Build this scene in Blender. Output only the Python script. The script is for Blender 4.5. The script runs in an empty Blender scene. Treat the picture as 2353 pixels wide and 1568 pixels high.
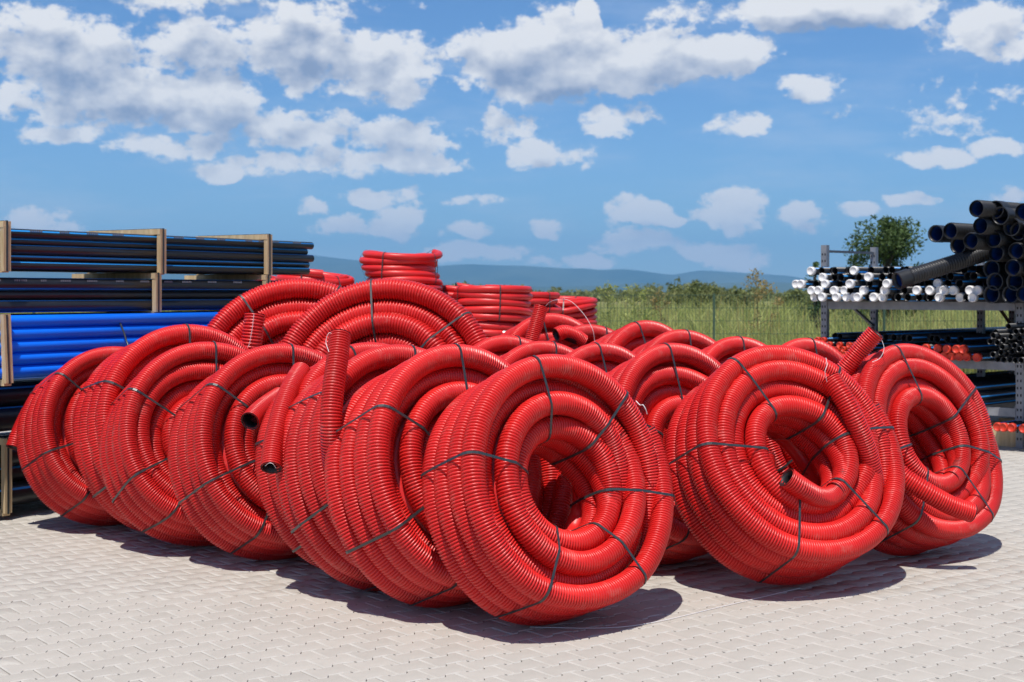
import bpy, math, random
import numpy as np
from mathutils import Matrix, Vector

rnd = random.Random(7)
R_ = math.radians
sc = bpy.context.scene
col = sc.collection
FPX, CAMH, HOR = 1422.2, 1.6, 293.0        # focal length in px of a 1024 wide frame, eye height, horizon row


def P(u, v, z):
    """point at depth z (metres along +Y) seen at pixel u, v of the 1024x682 photograph"""
    return Vector(((u - 512) * z / FPX, z, CAMH - (v - HOR) * z / FPX))


# ------------------------------------------------------------------ camera
cam_d = bpy.data.cameras.new('camera')
cam = bpy.data.objects.new('camera', cam_d)
col.objects.link(cam)
cam.location = (0, 0, CAMH)
cam.rotation_euler = (R_(90), 0, 0)
cam_d.lens, cam_d.sensor_width = 50.0, 36.0
cam_d.shift_y = -(341 - HOR) / 1024
cam_d.clip_start, cam_d.clip_end = .1, 60000
cam_d.dof.use_dof = True
cam_d.dof.focus_distance = 7.3
cam_d.dof.aperture_fstop = 5.0
sc.camera = cam

# ------------------------------------------------------------------ sun, sky, exposure
SUN_AZ, SUN_EL = R_(197), R_(67)            # clockwise from +Y: the sun stands high behind the camera, a little to the left
sd = Vector((math.sin(SUN_AZ) * math.cos(SUN_EL), math.cos(SUN_AZ) * math.cos(SUN_EL), math.sin(SUN_EL)))
sun_d = bpy.data.lights.new('sun', 'SUN')
sun_d.energy, sun_d.angle, sun_d.color = 4.6, R_(.53), (1, .955, .89)
sun = bpy.data.objects.new('sun', sun_d)
col.objects.link(sun)
sun.rotation_euler = sd.to_track_quat('Z', 'Y').to_euler()
sc.view_settings.view_transform = 'Standard'
sc.view_settings.look = 'None'
sc.view_settings.exposure = .15
sc.view_settings.gamma = 1
sc.cycles.use_denoising = True
sc.cycles.max_bounces = 6
sc.cycles.volume_bounces = 0
sc.cycles.sample_clamp_indirect = 8

# cloud positions: centre and half size in px of a 2353 wide copy of the photo, density; turned into azimuth / elevation
CLOUDS = [(120, 95, 270, 85, 1), (420, 105, 210, 60, .8), (560, 5, 290, 42, .8), (270, 225, 190, 72, 1.5), (490, 215, 120, 75, 1.3), (25, 222, 55, 48, 1),
          (690, 110, 130, 95, 1.4), (860, 140, 185, 80, 1.5), (1230, 135, 200, 105, 1.9), (1345, 50, 42, 48, 1.6), (1440, 130, 180, 75, 1.7),
          (1610, 130, 170, 48, 1.3), (1830, 22, 260, 45, 1.35), (2060, 15, 170, 30, .85), (2285, 70, 115, 52, 1), (1862, 215, 64, 34, 1.15),
          (330, 338, 95, 30, 1), (465, 328, 58, 28, 1), (700, 300, 150, 60, 1.0), (900, 315, 130, 45, 1.05), (600, 382, 190, 26, 1.0),
          (850, 378, 190, 34, .95), (1150, 300, 85, 34, .7), (1250, 352, 85, 36, .9), (1390, 270, 60, 35, .6), (1500, 258, 65, 28, .65),
          (1682, 288, 62, 26, .65), (2140, 357, 82, 24, 1), (2292, 340, 62, 22, 1), (2200, 235, 190, 55, .42), (880, 455, 74, 20, .9),
          (700, 476, 44, 15, .85), (935, 508, 66, 38, 1.3), (790, 520, 70, 26, 1.1), (1085, 470, 62, 14, .65), (1455, 492, 78, 32, 1),
          (1525, 502, 40, 18, .9), (1670, 482, 92, 44, 1.25), (1842, 500, 58, 30, 1.1), (1972, 488, 54, 18, 1), (2086, 469, 52, 17, .9),
          (1258, 524, 38, 18, 1.0), (1075, 532, 50, 19, 1.0), (1455, 556, 95, 28, 1.25), (1650, 578, 105, 30, 1.15), (1350, 592, 66, 20, 1.05),
          (1110, 575, 100, 22, 1.0), (135, 523, 52, 20, .8), (2335, 455, 50, 20, 1), (90, 505, 80, 26, .55), (170, 300, 100, 24, .8),
          (1880, 525, 60, 16, .7), (110, 30, 120, 40, .8), (1240, 600, 50, 14, .6)]
world = bpy.data.worlds.new('World')
sc.world = world
world.use_nodes = True
wn = world.node_tree.nodes
wl = world.node_tree.links
wn.clear()


def build_world():
    def N(t, **k):
        n = wn.new(t)
        for a, b in k.items():
            setattr(n, a, b)
        return n

    def sock(n, i, v):
        if isinstance(v, bpy.types.NodeSocket):
            wl.new(v, n.inputs[i])
        else:
            n.inputs[i].default_value = v

    def math_(op, a, b=None, c=None, clamp=False):
        n = N('ShaderNodeMath', operation=op, use_clamp=clamp)
        for i, v in enumerate((a, b, c)):
            if v is not None:
                sock(n, i, v)
        return n.outputs[0]

    def vmath(op, a, b=None, c=None):
        n = N('ShaderNodeVectorMath', operation=op)
        for i, v in enumerate((a, b, c)):
            if v is not None:
                sock(n, i, v)
        return n.outputs[1] if op in ('DOT_PRODUCT', 'LENGTH') else n.outputs[0]

    def smooth(x, lo, hi):
        n = N('ShaderNodeMapRange', interpolation_type='SMOOTHSTEP')
        sock(n, 0, x); sock(n, 1, lo); sock(n, 2, hi)
        return n.outputs[0]

    def mixc(f, a, b):
        n = N('ShaderNodeMix', data_type='RGBA')
        sock(n, 0, f); sock(n, 6, a); sock(n, 7, b)
        return n.outputs[2]

    sky = N('ShaderNodeTexSky', sky_type='NISHITA', sun_disc=False, sun_elevation=SUN_EL, sun_rotation=SUN_AZ,
            altitude=300, air_density=1.0, dust_density=.0, ozone_density=5.0)
    skyc = vmath('MULTIPLY', sky.outputs[0], (.062, .082, .104))
    tc = N('ShaderNodeTexCoord')
    sep = N('ShaderNodeSeparateXYZ')
    wl.new(tc.outputs['Generated'], sep.inputs[0])
    az = math_('ARCTAN2', sep.outputs[0], sep.outputs[1])
    el = math_('ARCSINE', sep.outputs[2])
    cmb = N('ShaderNodeCombineXYZ')
    sock(cmb, 0, az); sock(cmb, 1, el)
    p = cmb.outputs[0]
    wz = N('ShaderNodeTexNoise'); sock(wz, 'Vector', p); sock(wz, 'Scale', 16.0); sock(wz, 'Detail', 3.0)
    warp = vmath('MULTIPLY_ADD', wz.outputs['Color'], (.055, .03, 0), (-.0275, -.015, 0))
    pw = vmath('ADD', p, warp)

    def fbm(vec, scale, det, rough=.56):
        n = N('ShaderNodeTexNoise'); sock(n, 'Vector', vec); sock(n, 'Scale', scale); sock(n, 'Detail', det); sock(n, 'Roughness', rough)
        return n.outputs[0]

    def env(vec, clouds):
        acc = None
        for (cx, cy, rx, ry, w) in clouds:
            u, v = cx / 2.298, cy / 2.298
            a = math.atan((u - 512) / FPX)
            e = math.atan((HOR - v) / FPX * math.cos(a))
            sx, sy = FPX / (rx / 2.298), FPX / (ry / 2.298)
            q = vmath('MULTIPLY_ADD', vec, (sx, sy, 0), (-a * sx, -e * sy, 0))
            d = vmath('DOT_PRODUCT', q, q)
            d = math_('MULTIPLY_ADD', d, .8 * w, 1 - w)
            acc = d if acc is None else math_('MINIMUM', acc, d)
        return math_('SUBTRACT', 1.0, acc)

    pn = vmath('MULTIPLY', p, (1, 1.35, 1))
    n1 = fbm(pn, 21.0, 8.0, .53)
    n1b = fbm(vmath('ADD', pn, (-.006, .016, 0)), 21.0, 4.0, .53)
    e1 = math_('MAXIMUM', env(pw, CLOUDS), -1.2)
    # the rest of the sky outside the photographed part carries the same scattered cumulus
    gen = fbm(vmath('MULTIPLY', p, (1, 2.2, 1)), 5.0, 3.0)
    gmask = math_('MAXIMUM', smooth(math_('ABSOLUTE', az), .36, .48), smooth(el, .205, .26))
    gen = math_('MULTIPLY_ADD', gen, 5.0, -2.75)
    gen = math_('ADD', gen, math_('MULTIPLY_ADD', gmask, 3.0, -3.0))
    e1 = math_('MAXIMUM', e1, gen)
    n2 = fbm(vmath('ADD', pn, (3.1, 1.7, 0)), 85.0, 5.0, .6)
    nn = math_('MULTIPLY_ADD', n2, 2.5, math_('MULTIPLY_ADD', n1, 3.6, -3.05))
    dens = math_('ADD', nn, math_('MULTIPLY_ADD', e1, 1.0, -.02))
    mask = smooth(dens, -.06, .66)
    # shade: how much cloud stands above / sunwards
    big = [c for c in CLOUDS if c[2] > 50 and c[3] > 23 and c[4] > .74]
    e2 = env(vmath('ADD', pw, (-.005, .015, 0)), big)
    up = math_('MULTIPLY_ADD', n1b, 4.0, math_('ADD', e2, -2.0))
    up = smooth(up, -.25, 1.7)
    grey = smooth(env(pw, [(60, 120, 240, 70, 1), (430, 125, 200, 55, 1), (640, 60, 130, 50, 1), (720, 165, 110, 45, 1), (1230, 215, 190, 28, 1), (430, 270, 260, 30, 1), (800, 300, 180, 30, 1), (1900, 60, 220, 24, 1)]), .0, 1.0)
    dn = math_('SUBTRACT', n1b, n1)
    sh = math_('MULTIPLY_ADD', grey, .30, math_('MULTIPLY_ADD', up, .62, -.06))
    sh = math_('MULTIPLY_ADD', dn, 2.2, sh, clamp=True)
    cloudc = mixc(sh, (.88, .865, .85, 1), (.27, .33, .47, 1))
    low = smooth(el, .13, .0)
    cloudc = mixc(math_('MULTIPLY', low, .75), cloudc, (1.0, .95, .91, 1))
    vn = fbm(vmath('MULTIPLY', p, (1, 4.2, 1)), 7.0, 6.0, .6)
    veil = math_('MULTIPLY', smooth(vn, .44, .72), math_('MULTIPLY_ADD', low, .18, .24))
    out = mixc(veil, skyc, (.62, .70, .82, 1))
    out = mixc(math_('MULTIPLY', mask, .95), out, cloudc)
    bg = N('ShaderNodeBackground')
    wl.new(out, bg.inputs[0])
    bg.inputs[1].default_value = 1.0
    wo = N('ShaderNodeOutputWorld')
    wl.new(bg.outputs[0], wo.inputs[0])


build_world()
world.cycles.sampling_method = 'MANUAL'
world.cycles.sample_map_resolution = 512


# ------------------------------------------------------------------ materials
def new_mat(name, color, rough=.5, spec=.5, metal=0.0):
    m = bpy.data.materials.new(name)
    m.use_nodes = True
    b = m.node_tree.nodes['Principled BSDF']
    b.inputs['Base Color'].default_value = (*color, 1)
    b.inputs['Roughness'].default_value = rough
    b.inputs['Specular IOR Level'].default_value = spec
    b.inputs['Metallic'].default_value = metal
    return m


def vary(m, c1, c2, scale, detail=4, coord='Object', r1=None, r2=None, bump=0.0, bscale=None, rand=0.0, island=False, stretch=None):
    """noise between two colours, optional roughness range, bump and per-object / per-piece brightness"""
    nt = m.node_tree
    n, l = nt.nodes, nt.links
    b = n['Principled BSDF']
    tc = n.new('ShaderNodeTexCoord')
    src = tc.outputs[coord]
    if stretch:
        mp = n.new('ShaderNodeMapping')
        mp.inputs['Scale'].default_value = stretch
        l.new(src, mp.inputs[0])
        src = mp.outputs[0]
    no = n.new('ShaderNodeTexNoise')
    no.inputs['Scale'].default_value = scale
    no.inputs['Detail'].default_value = detail
    no.inputs['Roughness'].default_value = .6
    l.new(src, no.inputs['Vector'])
    ra = n.new('ShaderNodeValToRGB')
    ra.color_ramp.elements[0].position, ra.color_ramp.elements[1].position = .3, .7
    ra.color_ramp.elements[0].color = (*c1, 1)
    ra.color_ramp.elements[1].color = (*c2, 1)
    l.new(no.outputs[0], ra.inputs[0])
    cout = ra.outputs[0]
    if rand or island:
        ob = n.new('ShaderNodeObjectInfo')
        v = ob.outputs['Random']
        if island:
            g = n.new('ShaderNodeNewGeometry')
            ad = n.new('ShaderNodeMath'); ad.operation = 'ADD'
            l.new(v, ad.inputs[0]); l.new(g.outputs['Random Per Island'], ad.inputs[1])
            fr = n.new('ShaderNodeMath'); fr.operation = 'FRACT'
            l.new(ad.outputs[0], fr.inputs[0])
            v = fr.outputs[0]
        mr = n.new('ShaderNodeMapRange')
        mr.inputs[3].default_value, mr.inputs[4].default_value = 1 - rand, 1 + rand
        l.new(v, mr.inputs[0])
        hs = n.new('ShaderNodeHueSaturation')
        l.new(mr.outputs[0], hs.inputs['Value'])
        l.new(cout, hs.inputs['Color'])
        cout = hs.outputs[0]
    l.new(cout, b.inputs['Base Color'])
    if r1 is not None:
        mr = n.new('ShaderNodeMapRange')
        mr.inputs[3].default_value, mr.inputs[4].default_value = r1, r2
        l.new(no.outputs[0], mr.inputs[0])
        l.new(mr.outputs[0], b.inputs['Roughness'])
    if bump:
        no2 = n.new('ShaderNodeTexNoise')
        no2.inputs['Scale'].default_value = bscale or scale * 4
        no2.inputs['Detail'].default_value = 5
        l.new(src, no2.inputs['Vector'])
        bp = n.new('ShaderNodeBump')
        bp.inputs['Strength'].default_value = bump
        bp.inputs['Distance'].default_value = .01
        l.new(no2.outputs[0], bp.inputs['Height'])
        l.new(bp.outputs[0], b.inputs['Normal'])
    return m


M = {}
M['red'] = vary(new_mat('red_plastic', (.6, .02, .02), .36, .5), (.56, .014, .013), (.69, .024, .020), 3.2, 6, r1=.27, r2=.46, rand=.08)


def scuff(m, color, scale, lo, amount):
    """scattered pale scuffs and dust specks"""
    nt = m.node_tree
    b = nt.nodes['Principled BSDF']
    src = b.inputs['Base Color'].links[0].from_socket
    tc = nt.nodes.new('ShaderNodeTexCoord')
    no = nt.nodes.new('ShaderNodeTexNoise')
    no.inputs['Scale'].default_value = scale
    no.inputs['Detail'].default_value = 6
    no.inputs['Roughness'].default_value = .7
    nt.links.new(tc.outputs['Object'], no.inputs['Vector'])
    mr = nt.nodes.new('ShaderNodeMapRange')
    mr.inputs[1].default_value, mr.inputs[2].default_value = lo, lo + .16
    mr.inputs[4].default_value = amount
    nt.links.new(no.outputs[0], mr.inputs[0])
    mx = nt.nodes.new('ShaderNodeMix')
    mx.data_type = 'RGBA'
    nt.links.new(mr.outputs[0], mx.inputs[0])
    nt.links.new(src, mx.inputs[6])
    mx.inputs[7].default_value = (*color, 1)
    nt.links.new(mx.outputs[2], b.inputs['Base Color'])


scuff(M['red'], (.62, .22, .18), 11, .56, .38)
M['red_far'] = vary(new_mat('red_plastic_smooth', (.6, .02, .02), .4, .45), (.55, .012, .013), (.67, .02, .019), 4, 4, rand=.08)
M['bore'] = new_mat('black_liner', (.012, .012, .013), .5)
M['strap'] = vary(new_mat('strapping', (.03, .035, .04), .32, .6), (.022, .026, .028), (.045, .05, .052), 30)
M['string'] = new_mat('white_string', (.75, .72, .72), .6)
M['black'] = vary(new_mat('black_polyethylene', (.012, .012, .014), .34, .5), (.010, .010, .012), (.018, .018, .02), 3, r1=.28, r2=.42)
M['stripe'] = new_mat('blue_stripe', (.02, .30, .75), .4)
M['blue'] = vary(new_mat('blue_plastic', (.0, .11, .75), .42, .4), (.0, .165, .93), (.0, .185, .98), 2)
M['blue_in'] = new_mat('blue_liner', (.004, .045, .22), .4)
M['black_corr'] = vary(new_mat('black_corrugated', (.02, .02, .022), .4, .5), (.012, .012, .013), (.022, .022, .024), 4)
M['white_cap'] = vary(new_mat('white_cap', (.78, .77, .76), .45), (.74, .73, .72), (.82, .81, .8), 6)
M['orange_cap'] = vary(new_mat('orange_cap', (.8, .06, .015), .45), (.58, .032, .012), (.68, .045, .016), 6)
M['wood'] = vary(new_mat('raw_timber', (.5, .36, .2), .75, .25), (.46, .32, .17), (.68, .52, .31), 4, 6, stretch=(6, 6, .7), bump=.25, bscale=14, rand=.12)
M['steel'] = vary(new_mat('galvanised_steel', (.3, .31, .33), .5, .5, .35), (.22, .23, .25), (.34, .35, .37), 7, rand=.06)
M['hole'] = new_mat('punched_hole', (.01, .01, .012), .8)
M['brace'] = vary(new_mat('brace_steel', (.12, .13, .15), .5, .5, .3), (.09, .10, .115), (.16, .17, .19), 6)
M['rust'] = vary(new_mat('rusty_steel', (.16, .07, .04), .8), (.12, .05, .03), (.22, .1, .06), 8)
M['paver'] = vary(new_mat('concrete_paver', (.45, .41, .37), .85, .2), (.408, .378, .332), (.468, .437, .388), 5, 7, coord='Object', bump=.35, bscale=160, rand=.05, island=True)
scuff(M['paver'], (.30, .27, .235), 1.3, .55, .4)
M['edge'] = vary(new_mat('worn_paver_edge', (.6, .57, .53), .9, .15), (.41, .38, .335), (.53, .50, .455), 7, 6)
M['joint'] = vary(new_mat('joint_sand', (.3, .27, .23), .95, .1), (.30, .272, .235), (.44, .41, .365), 9, 6)
M['fence'] = new_mat('green_wire', (.05, .10, .06), .5)
M['mark'] = new_mat('print_mark', (.16, .17, .19), .6)
M['metal_tip'] = new_mat('metal_sleeve', (.5, .5, .5), .35, .5, .8)


def leaf_mat(name, c1, c2, rand=.35, trans=.35):
    m = new_mat(name, c1, .6, .25)
    vary(m, c1, c2, .7, 3, island=True, rand=rand)
    nt = m.node_tree
    b = nt.nodes['Principled BSDF']
    t = nt.nodes.new('ShaderNodeBsdfTranslucent')
    src = b.inputs['Base Color'].links[0].from_socket
    nt.links.new(src, t.inputs[0])
    mx = nt.nodes.new('ShaderNodeMixShader')
    mx.inputs[0].default_value = trans
    nt.links.new(b.outputs[0], mx.inputs[1])
    nt.links.new(t.outputs[0], mx.inputs[2])
    nt.links.new(mx.outputs[0], nt.nodes['Material Output'].inputs[0])
    return m


M['grass'] = leaf_mat('meadow_grass', (.31, .38, .09), (.55, .53, .21), .3, .55)
M['grass_dry'] = leaf_mat('dry_weed', (.34, .26, .10), (.40, .30, .12), .2)
M['leaf'] = leaf_mat('tree_leaf', (.055, .10, .03), (.10, .15, .045), .35)
M['leaf_dark'] = leaf_mat('shrub_leaf', (.14, .175, .055), (.26, .26, .10), .3)
M['bark'] = vary(new_mat('bark', (.1, .08, .06), .9, .1), (.07, .055, .04), (.13, .1, .08), 8)


# ------------------------------------------------------------------ object helpers
def tag(o, label=None, cat=None, group=None, kind=None):
    if label: o['label'] = label
    if cat: o['category'] = cat
    if group: o['group'] = group
    if kind: o['kind'] = kind
    return o


def link(o, parent=None):
    col.objects.link(o)
    if parent is not None:
        o.parent = parent
    return o


def root(name, mat, label, cat, group=None):
    o = bpy.data.objects.new(name, None)
    o.empty_display_size = .1
    link(o)
    o.matrix_world = mat
    return tag(o, label, cat, group)


def mesh_np(name, V, F, mats, smooth=True, mi=None):
    """V (n,3) array, F (m,4) or (m,3) int array"""
    me = bpy.data.meshes.new(name)
    V = np.asarray(V, dtype=np.float32)
    F = np.asarray(F, dtype=np.int32)
    k = F.shape[1]
    me.vertices.add(len(V))
    me.vertices.foreach_set('co', V.ravel())
    me.loops.add(F.size)
    me.loops.foreach_set('vertex_index', F.ravel())
    me.polygons.add(len(F))
    me.polygons.foreach_set('loop_start', np.arange(0, F.size, k, dtype=np.int32))
    me.polygons.foreach_set('use_smooth', np.full(len(F), smooth, dtype=bool))
    if mi is not None:
        me.polygons.foreach_set('material_index', np.asarray(mi, dtype=np.int32))
    me.update(calc_edges=True)
    for m in (mats if isinstance(mats, (list, tuple)) else [mats]):
        me.materials.append(m)
    return me


def mesh_py(name, V, F, mats, smooth=False, mi=None):
    me = bpy.data.meshes.new(name)
    me.from_pydata([tuple(v) for v in V], [], [tuple(f) for f in F])
    for m in (mats if isinstance(mats, (list, tuple)) else [mats]):
        me.materials.append(m)
    if smooth:
        me.polygons.foreach_set('use_smooth', [True] * len(F))
    if mi is not None:
        me.polygons.foreach_set('material_index', mi)
    me.update()
    return me


class MB:
    """collects boxes and other small shapes into one mesh"""
    def __init__(s):
        s.V, s.F = [], []

    def box(s, lo, hi, bev=0.0):
        (x0, y0, z0), (x1, y1, z1) = lo, hi
        n = len(s.V)
        if bev <= 0:
            s.V += [(x, y, z) for z in (z0, z1) for y in (y0, y1) for x in (x0, x1)]
            s.F += [tuple(n + i for i in f) for f in ((0, 2, 3, 1), (4, 5, 7, 6), (0, 1, 5, 4), (2, 6, 7, 3), (0, 4, 6, 2), (1, 3, 7, 5))]
        else:
            b = bev                                     # octagonal prism along z with chamfered vertical edges
            pts = [(x0 + b, y0), (x1 - b, y0), (x1, y0 + b), (x1, y1 - b), (x1 - b, y1), (x0 + b, y1), (x0, y1 - b), (x0, y0 + b)]
            s.V += [(x, y, z0) for x, y in pts] + [(x, y, z1) for x, y in pts]
            s.F += [tuple(n + i for i in range(7, -1, -1)), tuple(n + 8 + i for i in range(8))]
            s.F += [(n + i, n + (i + 1) % 8, n + 8 + (i + 1) % 8, n + 8 + i) for i in range(8)]
        return s

    def bar(s, a, b, w, h, up=Vector((0, 0, 1))):
        a, b = Vector(a), Vector(b)
        d = (b - a).normalized()
        x = d.cross(up)
        if x.length < 1e-4:
            x = Vector((1, 0, 0))
        x.normalize()
        y = x.cross(d)
        n = len(s.V)
        for q in (a, b):
            for sx, sy in ((-1, -1), (1, -1), (1, 1), (-1, 1)):
                s.V.append(tuple(q + x * (sx * w / 2) + y * (sy * h / 2)))
        s.F += [(n, n + 3, n + 2, n + 1), (n + 4, n + 5, n + 6, n + 7)] + [(n + i, n + (i + 1) % 4, n + 4 + (i + 1) % 4, n + 4 + i) for i in range(4)]
        return s

    def mesh(s, name, m):
        return mesh_py(name, s.V, s.F, m)


def part(name, me, parent, loc=None, rot=None, label=None):
    o = bpy.data.objects.new(name, me)
    link(o, parent)
    if loc is not None: o.location = loc
    if rot is not None: o.rotation_euler = rot
    if label: o['label'] = label
    return o


def frames(C, hint):
    T = np.gradient(C, axis=0)
    T /= np.linalg.norm(T, axis=1)[:, None]
    h = np.asarray(hint, float)
    Nn = h - (T @ h)[:, None] * T if h.ndim == 1 else h - np.sum(h * T, 1)[:, None] * T
    Nn /= np.maximum(np.linalg.norm(Nn, axis=1)[:, None], 1e-9)
    return T, Nn, np.cross(T, Nn)


def tube(C, rad, m, hint):
    """open tube of m sides round the points C with radius rad per point"""
    T, A, B = frames(C, hint)
    n = len(C)
    ph = np.arange(m) * 2 * np.pi / m
    V = C[:, None, :] + rad[:, None, None] * (np.cos(ph)[None, :, None] * A[:, None, :] + np.sin(ph)[None, :, None] * B[:, None, :])
    i = np.arange(n - 1)[:, None] * m
    j = np.arange(m)[None, :]
    j2 = (j + 1) % m
    F = np.stack([i + j, i + j2, i + m + j2, i + m + j], -1).reshape(-1, 4)
    return V.reshape(-1, 3), F


def spline(pts, n=60):
    pts = np.array([tuple(p) for p in pts], float)
    pts = np.vstack([2 * pts[0] - pts[1], pts, 2 * pts[-1] - pts[-2]])
    out = []
    seg = len(pts) - 3
    for k in range(seg):
        p0, p1, p2, p3 = pts[k:k + 4]
        for t in np.linspace(0, 1, n // seg, endpoint=(k == seg - 1)):
            out.append(.5 * ((2 * p1) + (-p0 + p2) * t + (2 * p0 - 5 * p1 + 4 * p2 - p3) * t * t + (-p0 + 3 * p1 - 3 * p2 + p3) * t ** 3))
    return np.array(out)


def resample(C, s_new):
    L = np.concatenate([[0], np.cumsum(np.linalg.norm(np.diff(C, axis=0), axis=1))])
    return np.stack([np.interp(s_new, L, C[:, k]) for k in range(3)], -1), L[-1]


# ring profile of the corrugated pipe: narrow groove, wide rounded crest
PROFILE = [(0.0, -1.0), (.18, -1.0), (.29, -.38), (.46, -.04), (.72, -.04), (.89, -.38)]
PROFILE3 = [(0.0, -1.0), (.18, -1.0), (.33, -.2), (.59, 0.0), (.85, -.2)]


def corrugate(s0, s1, pitch, r, depth, prof=PROFILE):
    k0, k1 = int(math.ceil(s0 / pitch)), int(math.floor(s1 / pitch))
    S, Q = [], []
    ph = np.array([p[0] for p in prof])
    dr = np.array([p[1] for p in prof])
    ks = np.arange(k0, max(k1, k0 + 1))
    S = (ks[:, None] + ph[None, :]).ravel() * pitch
    Q = np.tile(r + dr * depth, len(ks))
    return S, Q


# ------------------------------------------------------------------ pipe coils standing on edge
def ss(x):
    x = np.clip(x, 0, 1)
    return x * x * (3 - 2 * x)


def make_coil(seed, d=.115, Rout=.625, layers=((3, .5), (4, 0.), (3, .5), (4, 0.)), theta0=0., strap_deg=(98, 42, -12, -65, -122, 163),
              pitch=.0147, depth=.0105, around=16, prof=PROFILE, corr=True, loose=1.0, jit=1.0, out_end=0.10, rp_=.84, sag=.055):
    """layers from the inside out: (turns, axial offset in pipe diameters of the front turn). Axis = local Y, front at y = 0, centre at the origin.
    returns pipe mesh, list of strap meshes, outer radius, axial depth, bore mesh"""
    rg = np.random.default_rng(seed)
    nl = len(layers)
    th_list, r_list, y_list, det_list = [], [], [], []
    th = theta0
    prev = None
    W = max((n - 1 + off) * d for n, off in layers)
    for k, (n, off) in enumerate(layers):
        rk = Rout - d / 2 - (nl - 1 - k) * d * rp_
        fwd = 1 if k % 2 == 0 else -1
        steps = 120
        nt = n if k < nl - 1 else n + out_end
        t = np.arange(0, nt, 1 / steps)
        fl, fr = np.floor(t), t - np.floor(t)
        prog = np.minimum(np.where(fl >= 1, fl - 1 + ss(fr / .32), 0), n - 1)
        idx = prog if fwd > 0 else (n - 1 - prog)
        y = (off + idx) * d
        r = np.full_like(t, rk)
        ang = th + t * 2 * np.pi
        # loose winding: each turn wobbles on its own, continuous from turn to turn
        a = rg.normal(size=(int(nt) + 3, 4)) * jit
        ph_ = rg.uniform(0, 6.28, 4)
        w0, w1 = 1 - ss(fr), ss(fr)
        f_i = fl.astype(int)
        def mixa(c): return a[f_i, c] * w0 + a[f_i + 1, c] * w1
        y = y + .013 * mixa(0) * np.sin(ang + ph_[0]) + .008 * mixa(1) * np.sin(2 * ang + ph_[1])
        r = r + (.008 * mixa(2) * np.sin(ang + ph_[2]) + .005 * mixa(3) * np.sin(2 * ang + ph_[3])) * loose
        if prev is not None:
            g = ss(t / .22)
            r = prev[0] + (r - prev[0]) * g
            y = prev[1] + (y - prev[1]) * g
        if k == nl - 1 and out_end > 0:
            q = ss((t - n) / max(out_end, 1e-3))
            r = r + q * d * .80
            y = y + q * d * .55
        front = (idx < .95)
        det = np.full(len(t), k == 0 or k == nl - 1) | front
        th_list.append(ang); r_list.append(r); y_list.append(y); det_list.append(det)
        prev = (r[-1], y[-1])
        th = ang[-1] + 2 * np.pi / steps
    TH, RR, YY, DD = map(np.concatenate, (th_list, r_list, y_list, det_list))
    # slight sag of the whole coil
    def pos(TH, RR, YY):
        x, z = RR * np.cos(TH) * 1.012, RR * np.sin(TH) * .99
        q = np.clip((-z / Rout - .62) / .38, 0, 1)
        return np.stack([x, YY, z + Rout * sag * q * q], -1)
    C0 = pos(TH, RR, YY)
    L = np.concatenate([[0], np.cumsum(np.linalg.norm(np.diff(C0, axis=0), axis=1))])
    r0 = d / 2
    if corr:
        S, Q = corrugate(0, L[-1], pitch, r0, depth, prof)
        vis = np.interp(S, L, DD.astype(float)) > .02
        step = np.arange(len(S)) % (len(prof) * 6) == 2      # coarse smooth sampling where the turn is buried in the coil
        keep = vis | step
        S, Q = S[keep], np.where(vis[keep], Q[keep], r0 - depth * .3)
    else:
        S = np.arange(0, L[-1], .06)
        Q = np.full(len(S), r0)
    C, _ = resample(C0, S)
    V, F = tube(C, Q, around, (0, 1, 0))
    pm = mesh_np('coil_pipe', V, F, M['red'] if corr else M['red_far'])
    # black liner of the two open ends
    bv, bf = [], []
    for sgn in (0, 1):
        Sb = np.array([S[0], S[0] + .05, S[0] + .2]) if sgn == 0 else np.array([S[-1], S[-1] - .05, S[-1] - .2])
        Cb, _ = resample(C0, Sb)
        v, f = tube(Cb, np.array([r0 - .001, r0 - .011, r0 - .012]), around, (0, 1, 0))
        bv.append(mesh_np('coil_liner', v, f, M['bore']))
    bm = bv
    # straps: hull of the cross-section at an angle
    straps = []
    for sdeg in strap_deg:
        a0 = R_(sdeg)
        rel = (TH - a0) / (2 * np.pi)
        k = np.where(np.floor(rel[1:]) != np.floor(rel[:-1]))[0]
        cs = np.stack([RR[k], YY[k]], -1)
        q = np.linspace(0, 2 * np.pi, 14, endpoint=False)
        pts = (cs[:, None, :] + (r0 + .0025) * np.stack([np.cos(q), np.sin(q)], -1)[None]).reshape(-1, 2)
        H = hull(pts)
        skew = rg.uniform(-.12, .12)
        w = .0065
        rows = []
        for e in (0, .0016):
            cen = H.mean(0)
            dirn = (H - cen) / np.linalg.norm(H - cen, axis=1)[:, None]
            Hh = H + dirn * e
            for sg in (-1, 1):
                tx = sg * w + skew * (Hh[:, 1] - W / 2)
                x = Hh[:, 0] * math.cos(a0) * 1.012 - tx * math.sin(a0)
                z = Hh[:, 0] * math.sin(a0) * .99 + tx * math.cos(a0)
                rows.append(np.stack([x, Hh[:, 1], z], -1))
        n = len(H)
        V2 = np.concatenate([rows[0], rows[1], rows[3], rows[2]])
        i = np.arange(n); i2 = (i + 1) % n
        F2 = np.concatenate([np.stack([c * n + i, c * n + i2, ((c + 1) % 4) * n + i2, ((c + 1) % 4) * n + i], -1) for c in range(4)])
        zc = np.tile(np.clip(H[:, 0], cs[:, 0].min(), cs[:, 0].max()) * math.sin(a0) * .99, 4)
        V2[:, 2] += Rout * sag * np.clip((-zc / Rout - .62) / .38, 0, 1) ** 2
        straps.append(mesh_np('strap_band', V2, F2, M['strap'], smooth=False))
    return dict(pipe=pm, straps=straps, R=Rout, W=W, bore=bm, d=d, sag=sag * Rout)


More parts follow.
